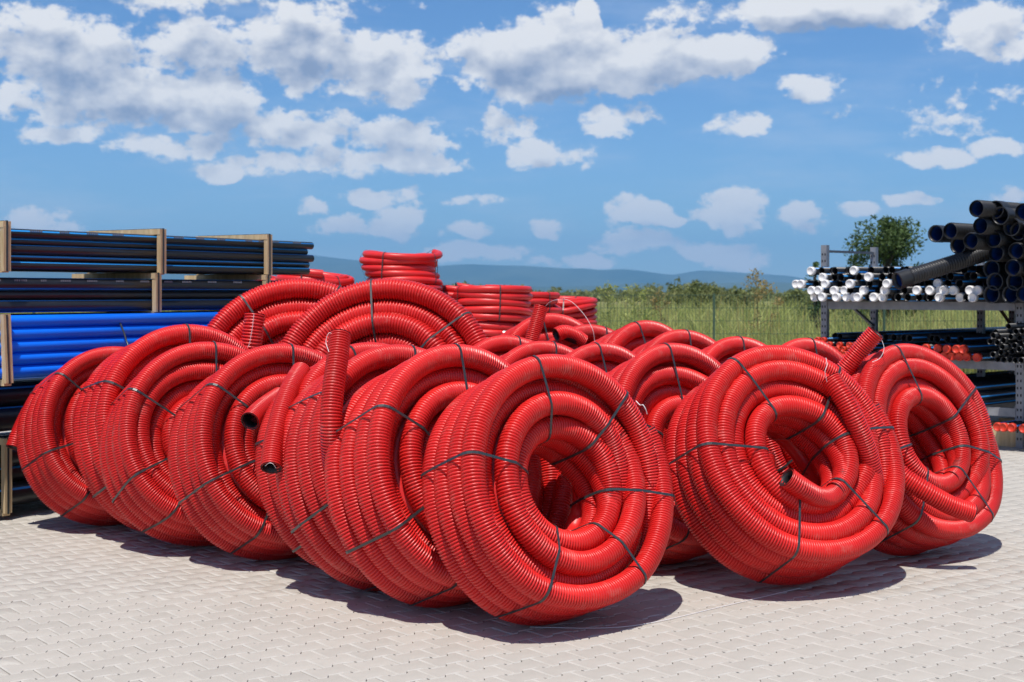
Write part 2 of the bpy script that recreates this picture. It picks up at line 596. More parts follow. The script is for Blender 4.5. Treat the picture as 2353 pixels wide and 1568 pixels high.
def hull(pts):
    pts = pts[np.lexsort((pts[:, 1], pts[:, 0]))]
    def half(ps):
        h = []
        for p in ps:
            while len(h) >= 2 and (h[-1][0] - h[-2][0]) * (p[1] - h[-2][1]) - (h[-1][1] - h[-2][1]) * (p[0] - h[-2][0]) <= 0:
                h.pop()
            h.append(p)
        return h
    a, b = half(list(pts)), half(list(pts[::-1]))
    H = np.array(a[:-1] + b[:-1])
    # densify long straight spans a little so that the band can be skewed smoothly
    return H


def place_coil(var, x, y, az, lean, D, roll, label, group, z0=0.004, shear=0.0):
    """x, y: plan position of the front ring's centre"""
    az, le = R_(az), R_(lean)
    s = D / 2 / var['R']
    n = Vector((math.sin(az) * math.cos(le), -math.cos(az) * math.cos(le), math.sin(le)))
    sx = Vector((math.cos(az), math.sin(az), 0))
    up = sx.cross(-n)
    Rm = Matrix((sx, -n, up)).transposed()
    R, W = var['R'], var['W']
    k = -.06
    Rb = R - var['sag'] - k * W                         # the rear turn touches the ground
    c = Vector((x, y, s * (Rb * math.cos(le) + W * math.sin(le)) + z0))
    base = c + Rm @ Vector((0, W * s, -Rb * s))
    sh = Matrix.Identity(4)
    sh[2][1] = k                                         # slump along the face with depth
    mw = Matrix.Translation(base) @ Rm.to_4x4() @ Matrix.Scale(s, 4)
    o = root('conduit_coil', mw, label, 'pipe coil', group)
    loc = (0, 0, 0)
    rot = (0, R_(-roll), 0)
    pin = Matrix.Translation((0, -W, Rb)) @ sh
    kids = [part('pipe', var['pipe'], o, loc, rot)] + [part('liner', bm, o, loc, rot) for bm in var['bore']] + [part('strap', sm, o, loc, rot) for sm in var['straps']]
    for q in kids:
        q.matrix_parent_inverse = pin
    return o, mw, mw @ pin


def adopt(o, rt, mw):
    """parent an object whose mesh is in world coordinates"""
    o.parent = rt
    o.matrix_parent_inverse = mw.inverted()
    return o


def loose_end(rt, mw, pts, d=.115, pitch=.0147, depth=.0105, name='pipe_end', string=None, far=False):
    """free end of the pipe, the open mouth at the first point"""
    C0 = spline(pts, 80)
    L = np.sum(np.linalg.norm(np.diff(C0, axis=0), axis=1))
    S, Q = corrugate(0, L, pitch, d / 2, depth)
    C, _ = resample(C0, S)
    tv = C0[-1] - C0[0]
    h = np.cross(tv, (0, 0, 1.0)) if abs(tv[2]) < .9 * np.linalg.norm(tv) else np.cross(tv, (1.0, 0, 0))
    V, F = tube(C, Q, 18, h)
    o = part(name, mesh_np('loose_pipe', V, F, M['red']), None)
    adopt(o, rt, mw)
    Sb = np.array([0, .004, .05, .3])
    Cb, _ = resample(C0, np.minimum(Sb, L * .95) + S[0])
    v, f = tube(Cb, np.array([d / 2 - .002, d / 2 - .011, d / 2 - .012, d / 2 - .012]), 18, h)
    b = part('bore', mesh_np('pipe_bore', v, f, M['bore']), None)
    b.parent = o
    if string:
        SC = spline(string, 60)
        v, f = tube(SC, np.full(len(SC), .0016), 5, (0.3, 0.2, 1))
        s_ = part('pull_string', mesh_np('pull_string', v, f, M['string']), None)
        s_.parent = o
    return o


coilsG = 'red corrugated conduit coils leaning in rows on the yard'
main = make_coil(11, theta0=R_(-48), layers=((3, .6), (4, .05), (3, .75), (4, 0.)), rp_=.82, out_end=.2, strap_deg=(97, 42, -12, -64, -122, 163), loose=1.2)
rightv = make_coil(23, theta0=R_(-60), layers=((3, .0), (4, .45), (3, .0), (4, 0.)), out_end=.24, strap_deg=(52, 8, -112, 172, 118, -55), loose=1.4)
thirdv = make_coil(31, jit=1.3, theta0=R_(-75), layers=((4, .0), (3, .5), (4, 0.), (4, .1)), out_end=.24, strap_deg=(100, 30, -15, -62, -128, 190), loose=1.2)
var4 = make_coil(47, theta0=R_(-30), layers=((3, .55), (4, .1), (3, .85), (4, 0.)), prof=PROFILE3, around=14, strap_deg=(150, 88, 28, 205, -60, -115), jit=1.5)
var5 = make_coil(59, theta0=R_(-55), prof=PROFILE3, around=14, layers=((3, .7), (3, .2), (3, .9), (4, 0.)), strap_deg=(140, 80, 20, 200, -50, -108), jit=1.3)
var6 = make_coil(71, theta0=R_(-40), layers=((3, .3), (3, .9), (3, .2), (4, 0.)), prof=PROFILE3, around=14, strap_deg=(155, 95, 38, 212, -40, -120), jit=1.6, loose=1.4)
varbig = make_coil(83, d=.152, Rout=.80, theta0=R_(-60), pitch=.0215, depth=.011, around=18, strap_deg=(97, 40, -20, 160, -80, -140), layers=((3, .5), (4, 0.), (3, .5), (4, .1)))

coil = {}
for key, var, x, y, az, le, D, roll, lab in (
        ('C1', main, .285, 6.76, 40, 20.5, 1.25, 0, 'red corrugated conduit coil standing foremost on the paving with its wide hole open'),
        ('G', var4, -.19, 7.16, 41, 20, 1.28, 0, 'red conduit coil directly behind and touching the foremost coil'),
        ('F', var5, -.52, 7.58, 41, 20, 1.27, 0, 'red conduit coil with a cut pipe end sticking straight up out of the long row'),
        ('E', var6, -.71, 8.02, 41, 20, 1.25, 8, 'red conduit coil with a cut pipe end hanging down its flank'),
        ('D', var4, -1.30, 8.42, 37, 21, 1.24, -6, 'red conduit coil in the long row with an open pipe end in its hole'),
        ('C', var6, -1.835, 8.84, 36, 21, 1.23, -10, 'red conduit coil third from the timber framed pipe stack in the long row'),
        ('B', var5, -2.07, 9.30, 40, 15, 1.34, 10, 'tallest red conduit coil of the long row, second from the timber framed pipe stack'),
        ('A', var4, -2.65, 9.68, 42, 20, 1.18, -12, 'last red conduit coil of the long row, beside the timber framed pipe stack'),
        ('R1', rightv, 1.55, 7.62, 27, 27, 1.26, 0, 'red conduit coil with an inner pipe end pointing out of its hole'),
        ('R1b', var6, 1.06, 8.28, 40, 21, 1.24, 0, 'red conduit coil squeezed between the foremost coil and the one with the inner pipe end'),
        ('R1c', var4, .66, 8.86, 40, 20, 1.23, 5, 'red conduit coil second behind the one with the inner pipe end'),
        ('R1d', var5, .30, 9.36, 40, 20, 1.23, 0, 'red conduit coil third behind the one with the inner pipe end'),
        ('R1e', var6, .06, 9.86, 40, 20, 1.24, -15, 'red conduit coil fourth behind the one with the inner pipe end'),
        ('R2', thirdv, 2.53, 8.58, 38, 22, 1.25, 0, 'red conduit coil nearest the pipe rack with a pipe end slanting up over it'),
        ('R2b', var4, 2.02, 9.18, 40, 20, 1.25, -4, 'red conduit coil directly behind the one nearest the pipe rack'),
        ('R2c', var5, 1.66, 9.68, 40, 20, 1.25, 8, 'red conduit coil second behind the one nearest the pipe rack'),
        ('R2d', var6, 1.34, 10.18, 40, 20, 1.27, -9, 'red conduit coil third behind the one nearest the pipe rack'),
        ('R2e', var4, 1.12, 10.70, 40, 18, 1.33, 12, 'red conduit coil fourth behind the one nearest the pipe rack'),
        ('R2f', var5, .72, 11.15, 40, 20, 1.30, -5, 'red conduit coil fifth behind the one nearest the pipe rack'),
        ('R2g', var6, .42, 11.65, 38, 18, 1.36, 6, 'hindmost red conduit coil before the flat coil stacks, one pipe end standing up')):
    coil[key] = place_coil(var, x * 1.004, y * 1.004, az, le - 1.5, D * 1.012, roll, lab, coilsG)
coil['BigA'] = place_coil(varbig, -.94, 10.15, -6, 20, 1.66, 0, 'large coil of thick red pipe rising behind the long row of coils', 'large coils of thick red pipe')
coil['BigB'] = place_coil(varbig, -1.62, 10.85, 12, 18, 1.66, 25, 'large coil of thick red pipe beside the black pipe stack', 'large coils of thick red pipe')


KS = 1.004


def PK(u, v, z):
    return P(u, v, z * KS)


def coil_pt(key, var, deg, r, y):
    """point at an angle on the face of a coil: radius and depth behind the front, in the coil's own metres"""
    return coil[key][2] @ Vector((r * math.cos(R_(deg)), y, r * math.sin(R_(deg))))


def LE(key, pts, **k):
    return loose_end(*coil[key][:2], [PK(*p) for p in pts], **{a: ([PK(*p) for p in b] if a == 'string' else b) for a, b in k.items()})


LE('F', [(340, 334, 7.30), (337, 362, 7.22), (333, 392, 7.15), (331, 425, 7.11), (333, 462, 7.16), (338, 495, 7.30), (346, 525, 7.5)], string=[(335, 336, 7.27), (329, 333, 7.25), (326, 342, 7.25), (329, 352, 7.2)])
LE('E', [(271, 468, 7.40), (273, 450, 7.47), (277, 430, 7.55), (283, 408, 7.66), (291, 388, 7.80), (302, 370, 7.98)], string=[(265, 466, 7.39), (269, 463, 7.36), (273, 464, 7.36), (276, 468, 7.39)])
LE('D', [(250, 421, 8.02), (258, 412, 8.12), (268, 404, 8.24), (280, 396, 8.40)])
LE('A', [(14, 448, 9.62), (19, 434, 9.66), (29, 413, 9.74), (44, 388, 9.86)])
LE('BigB', [(255, 314, 9.95), (253, 330, 9.93), (251, 350, 9.93), (250, 372, 9.98)], d=.15, pitch=.0215, depth=.011, string=[(254, 314, 9.85), (252, 330, 9.84), (249, 345, 9.84), (245, 350, 9.84)])
LE('R2', [(876, 332, 8.52), (862, 348, 8.55), (846, 368, 8.58), (831, 390, 8.62), (822, 412, 8.68)], string=[(880, 336, 8.5), (884, 348, 8.48), (880, 358, 8.46), (872, 362, 8.44)])
LE('R1', [(830, 378, 7.80), (841, 394, 7.76), (853, 416, 7.74), (864, 442, 7.76), (872, 470, 7.80), (876, 498, 7.88), (874, 530, 8.0)], string=[(827, 382, 7.74), (825, 372, 7.72), (827, 365, 7.74), (826, 358, 7.8)])
loose_end(*coil['R1'][:2], [coil_pt('R1', rightv, a, r, y) for a, r, y in ((-143, .275, -.10), (-127, .262, -.09), (-110, .258, -.07), (-92, .264, -.04), (-74, .273, -.014), (-56, .278, 0), (-38, .278, .008), (-20, .277, .02))])
LE('R2', [(972, 513, 8.12), (950, 505, 8.10), (925, 491, 8.10), (900, 474, 8.14), (884, 455, 8.2), (872, 430, 8.3)])
LE('R2g', [(541, 306, 11.2), (538, 318, 11.18), (534, 332, 11.16), (530, 348, 11.15)], string=[(543, 309, 11.2), (552, 301, 11.1), (568, 300, 11.0), (582, 312, 10.9), (592, 328, 10.8), (595, 342, 10.8)])
LE('R2g', [(556, 335, 10.95), (564, 332, 10.98), (574, 335, 11.02), (584, 342, 11.06)])
for key, pts in (('C1', [(636, 401, 7.02), (640, 405, 7.0), (643, 405, 6.98), (646, 410, 6.98), (647, 414, 7.0)]),):
    SC = spline([P(*p) for p in pts], 40)
    v, f = tube(SC, np.full(len(SC), .0025), 5, (0.3, 0.2, 1))
    s_ = part('pull_string', mesh_np('pull_string', v, f, M['string']), None)
    adopt(s_, *coil[key][:2])


def gp(u, v, h=.003):
    z = FPX * (CAMH - h) / (v - HOR)
    return P(u, v, z)


SC = spline([gp(530, 627), (gp(600, 628)), gp(650, 623), gp(720, 607), gp(800, 588)], 60)
v, f = tube(SC, np.full(len(SC), .0018), 5, (0, 0, 1))
tag(link(bpy.data.objects.new('pull_string', mesh_np('ground_string', v, f, M['string']))), 'thin white pull string lying across the paving before the foremost coil', 'string')

# ------------------------------------------------------------------ flat coils stacked behind
flat = make_coil(101, d=.082, Rout=.46, layers=((4, .5), (5, 0.)), corr=False, out_end=0., rp_=.86, sag=0., around=12, strap_deg=(20, 100, 170, 250, 320), jit=1.1, loose=1.5)
flat2 = make_coil(107, d=.082, Rout=.46, layers=((4, .5), (5, 0.)), corr=False, out_end=0., rp_=.86, sag=0., around=12, strap_deg=(60, 130, 200, 285, 350), jit=1.6, loose=2)
Hc = .41
stacks = [('S1', -1.31, 17.0, 5, .0, 'pulled-up red coil stack with one coil standing above the hills'), ('S2', -.21, 16.5, 4, .0, ''), ('S2b', -.62, 17.8, 4, 0, ''), ('S3', .12, 17.7, 4, -.08, ''),
          ('S4', .62, 18.5, 4, -.13, ''), ('S0', -2.33, 16.6, 4, .18, ''), ('S0b', -2.72, 17.5, 4, .08, '')]
stack_name = {'S1': 'the tallest flat coil stack', 'S2': 'the flat coil stack with a metal sleeve', 'S2b': 'the flat stack behind the tallest one', 'S3': 'the middle flat coil stack',
              'S4': 'the flat coil stack next to the meadow', 'S0': 'the flat stack beside the black pipe ends', 'S0b': 'the flat stack behind the black pipe ends'}
lev = ['bottom', 'second', 'third', 'fourth', 'fifth']
for key, x, y, n, dz, _ in stacks:
    z = .05
    hk = Hc + dz / n
    for k in range(n):
        fv = flat if (k + len(key)) % 2 else flat2
        s = hk / Hc
        tilt = 0 if k < n - 1 else (R_(5) if key == 'S0' else R_(1.5))
        mw = Matrix.Translation((x + rnd.uniform(-.03, .03) + (.02 if key == 'S1' and k == n - 2 else 0), y + rnd.uniform(-.03, .03), z)) @ Matrix.Rotation(tilt, 4, 'Y') @ Matrix.Rotation(rnd.uniform(0, 6.28), 4, 'Z')
        lname = 'top' if k == n - 1 else lev[k]
        o = root('flat_coil', mw, f'red pipe coil lying flat, {lname} in {stack_name[key]}', 'pipe coil', 'flat red pipe coils stacked at the back of the yard')
        # local Y (axis) -> up
        for nm, me in [('pipe', fv['pipe'])] + [('liner', q) for q in fv['bore']] + [('strap', q) for q in fv['straps']]:
            p_ = part(nm, me, o, (0, 0, fv['W'] * s + .041), (R_(-90), 0, 0))
            p_.scale = (1, s, 1)
        z += hk
    # pallet under each stack
    mb = MB()
    for yy in (-.4, 0, .4):
        mb.box((-.45, yy - .04, 0), (.45, yy + .04, .03))
    pr = root('pallet', Matrix.Translation((x, y, 0)), f'low timber pallet under {stack_name[key]}', 'pallet', 'pallets under the flat coils')
    for yy in (-.4, 0, .4):
        part('bearer', MB().box((-.45, yy - .04, 0), (.45, yy + .04, .022)).mesh('bearer', M['wood']), pr)
    for k in range(5):
        part('plank', MB().box((-.45 + k * .2, -.45, .0225), (-.35 + k * .2, .45, .045)).mesh('plank', M['wood']), pr)
    if key == 'S2':
        Cc = np.array([P(503, 333.5, 16.0), P(508, 333.4, 16.0), P(512.5, 333.4, 16.0)])
        v, f = tube(np.array(Cc), np.full(3, .034), 14, (0, 0, 1))
        sl = part('metal_sleeve', mesh_np('metal_sleeve', v, f, M['metal_tip']), None)
        adopt(sl, o, mw)

# ------------------------------------------------------------------ paving
RD = Vector((.80, .60, 0)).normalized()
ang_p = math.atan2(RD.y, RD.x)


def paver_mesh():
    L_, a, b = .0985, .081, .056
    out = [(-L_, -a), (-.061, -a), (-.041, -b), (.034, -b), (.046, -.067), (.061, -.067), (.066, -a), (L_, -a),
           (L_, a), (.061, a), (.041, b), (-.041, b), (-.061, a), (-L_, a)]
    n = len(out)
    k = .0055
    def inset(x, y):
        return (x * (1 - k / .1), y - math.copysign(k, y))
    V = [(*inset(x, y), 0) for x, y in out] + [(x, y, -.0045) for x, y in out] + [(x, y, -.03) for x, y in out]
    F = [tuple(range(n))]
    for i in range(n):
        j = (i + 1) % n
        F.append((i, n + i, n + j, j))
        F.append((n + i, 2 * n + i, 2 * n + j, n + j))
    return V, F


PV, PF = paver_mesh()
PMI = [0] + [1, 0] * ((len(PF) - 1) // 2)
pav_me = mesh_py('paver', PV, PF, [M['paver'], M['edge']], mi=PMI)
yard = bpy.data.objects.new('paving', mesh_py('paving_bed', [(-16, -4, -.011), (18, -4, -.011), (18, 20.6, -.011), (-16, 20.6, -.011)], [(0, 1, 2, 3)], M['joint']))
link(yard)
tag(yard, kind='structure')
cand = []
ca, sa = math.cos(ang_p), math.sin(ang_p)
for j in range(-220, 220):
    for i in range(-160, 160):
        lx, ly = (i + .5 * (j % 2)) * .2, j * .14
        x, y = lx * ca - ly * sa, lx * sa + ly * ca + 8
        if 4.9 < y < 16.6 and abs(x) < .38 * y + .7:
            cand.append((x, y))
cand.sort(key=lambda q: q[1] + (0 if abs(q[0]) < .355 * q[1] and q[1] > 5.75 else 100))
prs = random.Random(3)
for (x, y) in cand[:300]:
    o = part('paver', pav_me, yard, (x, y, prs.uniform(-.0018, .0008)), (R_(prs.uniform(-.35, .35)), R_(prs.uniform(-.35, .35)), ang_p + R_(prs.uniform(-.5, .5))))
rest = cand[300:]
PVn = np.array(PV)
npv = len(PV)
n_r = len(rest)
rr = np.random.default_rng(4)
px = np.array(rest)
tz = rr.uniform(-.0018, .0008, n_r)
tx_, ty_ = rr.uniform(-.006, .006, n_r), rr.uniform(-.006, .006, n_r)
da = ang_p + rr.uniform(-.009, .009, n_r)
X = PVn[None, :, 0] * np.cos(da)[:, None] - PVn[None, :, 1] * np.sin(da)[:, None]
Y = PVn[None, :, 0] * np.sin(da)[:, None] + PVn[None, :, 1] * np.cos(da)[:, None]
Z = PVn[None, :, 2] + tz[:, None] + X * tx_[:, None] + Y * ty_[:, None]
VV = np.stack([X + px[:, 0:1], Y + px[:, 1:2], Z], -1).reshape(-1, 3)
me = bpy.data.meshes.new('paver_field')
ls, lt, lv = [], [], []
base_ls, base_lt, base_lv = [], [], []
for f_ in PF:
    base_lt.append(len(f_)); base_lv += list(f_)
base_lt = np.array(base_lt); base_lv = np.array(base_lv)
lv = (base_lv[None, :] + (np.arange(n_r) * npv)[:, None]).ravel()
lt = np.tile(base_lt, n_r)
ls = np.concatenate([[0], np.cumsum(lt)[:-1]])
me.vertices.add(len(VV)); me.vertices.foreach_set('co', VV.astype(np.float32).ravel())
me.loops.add(len(lv)); me.loops.foreach_set('vertex_index', lv.astype(np.int32))
me.polygons.add(len(lt)); me.polygons.foreach_set('loop_start', ls.astype(np.int32))
me.polygons.foreach_set('material_index', np.tile(np.array(PMI, dtype=np.int32), n_r))
me.update(calc_edges=True)
me.materials.append(M['paver'])
me.materials.append(M['edge'])
pf = part('paver_field', me, yard)
tag(pf, kind='stuff')

# ------------------------------------------------------------------ terrain, hills
g = new_mat('field', (.14, .17, .05), .95, .1)
vary(g, (.10, .135, .035), (.27, .23, .10), .012, 6)
xs = np.unique(np.concatenate([-np.geomspace(30, 11000, 24), np.linspace(-30, 30, 13), np.geomspace(30, 11000, 24)]))
ys = np.unique(np.concatenate([np.linspace(-200, 60, 14), np.geomspace(60, 16500, 40)]))
gx, gy = np.meshgrid(xs, ys)
gz = np.full_like(gx, -.045)
V = np.stack([gx, gy, gz], -1).reshape(-1, 3)
nx, ny = len(xs), len(ys)
i, j = np.meshgrid(np.arange(nx - 1), np.arange(ny - 1))
F = np.stack([j * nx + i, j * nx + i + 1, (j + 1) * nx + i + 1, (j + 1) * nx + i], -1).reshape(-1, 4)
tag(link(bpy.data.objects.new('ground', mesh_np('ground', V, F, g))), kind='structure')

RIDGE = [(-500, 250), (0, 252), (250, 253), (314, 255), (360, 260), (440, 266.5), (469, 264.7), (525, 265.8), (562, 268.4), (582, 268.4), (598, 270), (621, 269), (639, 271), (665, 274.5), (677, 274),
         (699, 270), (716, 271), (748, 274), (779, 275.5), (799, 279), (850, 283), (920, 286), (1024, 287), (1500, 287)]


def hills(name, y0, y1, y2, prof, mat, seed, rough):
    rg = np.random.default_rng(seed)
    us = np.linspace(-350, 1350, 260)
    ridge = np.interp(us, [p[0] for p in prof], [p[1] for p in prof])
    ts = np.linspace(0, 1, 42)
    fx = rg.uniform(-1, 1, (26, 2)) * np.array([.09, 14]); ph = rg.uniform(0, 6.28, 26); am = rg.uniform(.3, 1, 26) / (1 + np.abs(fx[:, 0]) * 30)
    V = []
    for t in ts:
        y = y0 + (y1 - y0) * min(t / .8, 1) + (y2 - y1) * max(0, (t - .8) / .2)
        hh = (HOR - ridge) * y1 / FPX
        env = ss(np.array(t / .8)) if t < .8 else 1 - .5 * ss(np.array((t - .8) / .2))
        nz = sum(a * np.sin(us * f[0] + t * f[1] + p) for a, f, p in zip(am, fx, ph)) / 6
        z = hh * env * (1 + rough * nz * (1 - abs(t - .8) * .2 if t < .8 else 1) * (math.sin(math.pi * min(t / .8, 1)) + .05))
        x = (us - 512) * y1 / FPX
        V.append(np.stack([x, np.full_like(x, y), z - 1], -1))
    V = np.concatenate(V)
    n = len(us)
    i, j = np.meshgrid(np.arange(n - 1), np.arange(len(ts) - 1))
    F = np.stack([j * n + i, j * n + i + 1, (j + 1) * n + i + 1, (j + 1) * n + i], -1).reshape(-1, 4)
    return tag(link(bpy.data.objects.new(name, mesh_np(name, V, F, mat))), kind='structure')


hm = vary(new_mat('hill_forest', (.05, .08, .03), .95, .05), (.025, .05, .02), (.10, .12, .06), .0016, 8, stretch=(1, .4, 1))
hills('hills', 9500, 13500, 15500, RIDGE, hm, 5, .35)
hills('foothills', 6500, 8800, 9400, [(-400, 284), (300, 283), (420, 281), (480, 284), (560, 287), (640, 283), (700, 284), (760, 281), (830, 285), (1024, 288), (1500, 288)], hm, 9, .5)

# ------------------------------------------------------------------ timber framed pipe bundles on the left
PD = Vector((.54, .84, 0)).normalized()                 # pipe direction, away to the right
BD = Vector((-PD.y, PD.x, 0))                           # back-left
END = Vector((-1.80, 12.80, 0))                         # right end of the front pipes
STK = Matrix((-PD, -BD, Vector((0, 0, 1)))).transposed().to_4x4()
# local frame: x runs from the right end towards the camera-left, y runs forward to the visible face (0 = face, negative = back)


def pipe_mesh(name, length, d, wall, mats, n=24, stripes=(), corr=None):
    """straight pipe along +x starting at 0, open, with wall thickness; face columns listed in stripes take material 1"""
    ph = np.arange(n) * 2 * np.pi / n
    if corr:
        S, Q = corrugate(0, length, corr[0], d / 2, corr[1], PROFILE3)
        S = np.concatenate([[0], S, [length]]); Q = np.concatenate([[d / 2 - corr[1]], Q, [d / 2 - corr[1]]])
        if corr[2]:                                       # socket at the near end
            Q = np.where(S < corr[2], d / 2 + .004, Q)
    else:
        S, Q = np.array([0, length]), np.array([d / 2, d / 2])
    ri = d / 2 - wall
    SS = np.concatenate([S, [length, .05, 0.0]])
    QQ = np.concatenate([Q, [ri, ri, ri + wall * .5]])
    V = np.stack([np.repeat(SS, n), np.outer(QQ, np.cos(ph)).ravel(), np.outer(QQ, np.sin(ph)).ravel()], -1)
    k = len(SS)
    i = np.arange(k)[:, None]; j = np.arange(n)[None, :]
    F = np.stack([i * n + j, ((i + 1) % k) * n + j, ((i + 1) % k) * n + (j + 1) % n, i * n + (j + 1) % n], -1)
    mi = np.zeros((k, n), int)
    for s_ in stripes: mi[:len(S) - 1, s_] = 1
    mi[len(S), :] = 2 if len(mats) > 2 else 0
    me = mesh_np(name, V, F.reshape(-1, 4), mats, True, mi.ravel())
    me.polygons.foreach_set('use_smooth', np.repeat((np.arange(k) != len(S) - 1) & (np.arange(k) != k - 1), n))
    return me


def bundle(z0, d, rows, ncol, hexed, mats, stripes, posts, label, group, length=6.2, x_off=0., slope=0., top_beam=True, post_w=.06, marks=0, gap=.0, wd=.05, mark_row=None, fwd=0.):
    o = root('pipe_bundle', Matrix.Translation(END + Vector((0, 0, z0)) - PD * x_off - BD * fwd) @ STK, label, 'pipe bundle', group)
    me = pipe_mesh('bundle_pipe', length, d, d * .08, mats, 32, stripes)
    pr = d * .866 if hexed else d * 1.0
    zt = 0
    br = random.Random(int(d * 1000 + z0 * 100))
    for r in range(rows):
        off = (d / 2 if (hexed and r % 2) else 0)
        for c in range(ncol):
            z = wd + d / 2 + r * pr
            y = -off - c * d - d / 2 - slope * (r * pr)
            part('pipe', me, o, (br.uniform(-.035, .035), y, z), (R_(br.choice((0, 8, -14, 20, -30, 34)) + (0 if hexed else 0)), 0, 0))
            zt = max(zt, z + d / 2)
    depth = ncol * d + d / 2
    for px_ in posts:
        fr = part('timber_frame', MB().bar((px_, .022, wd * .4), (px_, .022 - slope * zt, zt + .01), post_w, .042, Vector((0, 1, 0))).mesh('post', M['wood']), o)
        part('post', MB().box((px_ - post_w / 2, -depth - .045 - slope * zt, 0), (px_ + post_w / 2, -depth - .003 - slope * zt, zt)).mesh('post', M['wood']), o)
        part('bottom_beam', MB().box((px_ - post_w / 2, -depth - .06, 0), (px_ + post_w / 2, .02, wd - .002)).mesh('bottom_beam', M['wood']), o)
        if top_beam:
            part('top_beam', MB().box((px_ - post_w / 2 - .003, -depth - .06 - slope * zt, zt + .002), (px_ + post_w / 2 + .003, .04 - slope * zt, zt + .046)).mesh('top_beam', M['wood']), o)
        st = MB()
        sx = .0075
        zb = zt + .048 if top_beam else zt + .003
        st.bar((px_ + .004, .046, wd * .3), (px_ + .004, .046 - slope * zt, zb), .015, .003, Vector((0, 1, 0)))
        st.box((px_ + .004 - sx, -depth - .05 - slope * zt, zb), (px_ + .004 + sx, .047 - slope * zt, zb + .003))
        part('strap', st.mesh('frame_strap', M['strap']), o)
        fr.name = 'post'
    if marks:
        for r_, x0 in mark_row:
            mb = MB()
            z = wd + d / 2 + r_ * pr
            xx = x0
            for k in range(marks):
                for q in range(br.choice((3, 5, 6))):
                    w = br.uniform(.008, .016)
                    mb.box((xx, -d * .035, z + d * .20), (xx + w, -d * .035 + .003, z + d * .20 + .014))
                    xx += w + .006
                xx += br.uniform(.05, .22)
            tag(part('print_mark', mb.mesh('print_mark', M['mark']), o), kind='stuff')
    return o


BL = [M['black'], M['stripe'], M['black']]
bg = 'bundles of pipe in timber frames'
bundle(0.03, .165, 3, 5, True, BL, (5, 17), (.6, 1.95, 3.19), 'bundle of wide black pipes on the ground under the pipe stack', bg, x_off=.1)
bundle(.565, .175, 2, 5, True, BL, (5, 17), (.6, 1.95, 4.65), 'bundle of wide black pipes just under the bright blue pipes', bg, x_off=0, wd=.05, top_beam=False)
bundle(.955, .0885, 5, 9, False, [M['blue'], M['blue']], (), (.75, 3.23), 'bundle of bright blue pipes in the middle of the pipe stack', bg, x_off=.15, fwd=.13, slope=.06, wd=.045, top_beam=False)
bundle(1.445, .092, 3, 9, True, BL, (3, 13, 24), (.62, 1.88, 4.7), 'bundle of black pipes lying on the bright blue pipes', bg, wd=.014, marks=5, mark_row=((2, .9), (2, 2.2), (2, 3.1)))
bundle(1.745, .066, 5, 11, True, BL, (3, 4, 18), (.6, 1.83, 3.30, 4.65), 'topmost bundle of thin black pipes with pale timber frames', bg, wd=.02, marks=4, mark_row=((4, .15), (4, 1.1), (4, 2.2)))
# loose black band hanging over the blue pipes
SC = spline([P(110, 315, 11.0), P(118, 320, 10.85), P(123, 330, 10.72), P(128, 345, 10.6), P(135, 358, 10.6)], 30)
v, f = tube(SC, np.full(len(SC), .007), 6, (0, 0, 1))
tag(link(bpy.data.objects.new('loose_strap', mesh_np('loose_strap', v, f, M['strap']))), 'loose black band hanging down over the bright blue pipes', 'strap')

# ------------------------------------------------------------------ racks on the right
BR = Vector((.7071, -.7071, 0))                         # along the rack front, towards the camera-right
DR = Vector((.7071, .7071, 0))                          # pipe direction, away to the right
RL = Vector((3.60, 16.35, 0))
RACK = Matrix((BR, DR, Vector((0, 0, 1)))).transposed().to_4x4()
RW, RDp = 2.34, 1.07


def upright_mesh(h, w=.075):
    mb = MB()
    mb.box((-w / 2, -.03, 0), (w / 2, .03, h))
    mb.box((-w / 2 - .02, -.05, 0), (w / 2 + .02, .05, .008))
    return mb.mesh('upright', M['steel'])


def holes_mesh(h, w=.075):
    mb = MB()
    z = .08
    while z < h - .05:
        for sx in (-.018, .018):
            mb.box((sx - .007, -.0315, z), (sx + .007, -.0302, z + .026))
            mb.box((-w / 2 - .0012, sx * .6 - .006, z), (-w / 2 - .0002, sx * .6 + .006, z + .026))
        z += .075
    return mb.mesh('punched_holes', M['hole'])


def rack(origin, xs_, depth, h, levels, label, rusty=False):
    o = root('pallet_rack', Matrix.Translation(origin) @ RACK, label, 'rack', 'steel pallet racks')
    um, hmh = upright_mesh(h), holes_mesh(h)
    for x in xs_:
        for y in (0, depth):
            u_ = part('upright', um, o, (x, y, 0))
            tag(part('hole_row', hmh, u_), kind='stuff')
        zz = .15
        k = 0
        br_m = M['rust'] if rusty else M['brace']
        while zz + .55 < h:
            a, b = ((x, .03, zz), (x, depth - .03, zz + .5)) if k % 2 else ((x, depth - .03, zz), (x, .03, zz + .5))
            part('brace', MB().bar(a, b, .028, .028).mesh('brace', br_m), o)
            zz += .53; k += 1
        part('brace', MB().bar((x, .03, h - .07), (x, depth - .03, h - .07), .028, .028).mesh('brace', M['brace']), o)
        part('brace', MB().bar((x, .03, .08), (x, depth - .03, .08), .028, .028).mesh('brace', M['brace']), o)
    for a, b in zip(xs_[:-1], xs_[1:]):
        for z in levels:
            for y in (0, depth):
                mb = MB()
                mb.box((a + .039, y - .022, z - .088), (b - .039, y + .022, z))
                bm_ = part('beam', mb.mesh('beam', M['steel']), o)
                for xx in (a + .039, b - .039 - .006):
                    part('bracket', MB().box((xx, y - .036, z - .13), (xx + .006, y - .0225, z + .03)).mesh('bracket', M['steel']), bm_)
    return o


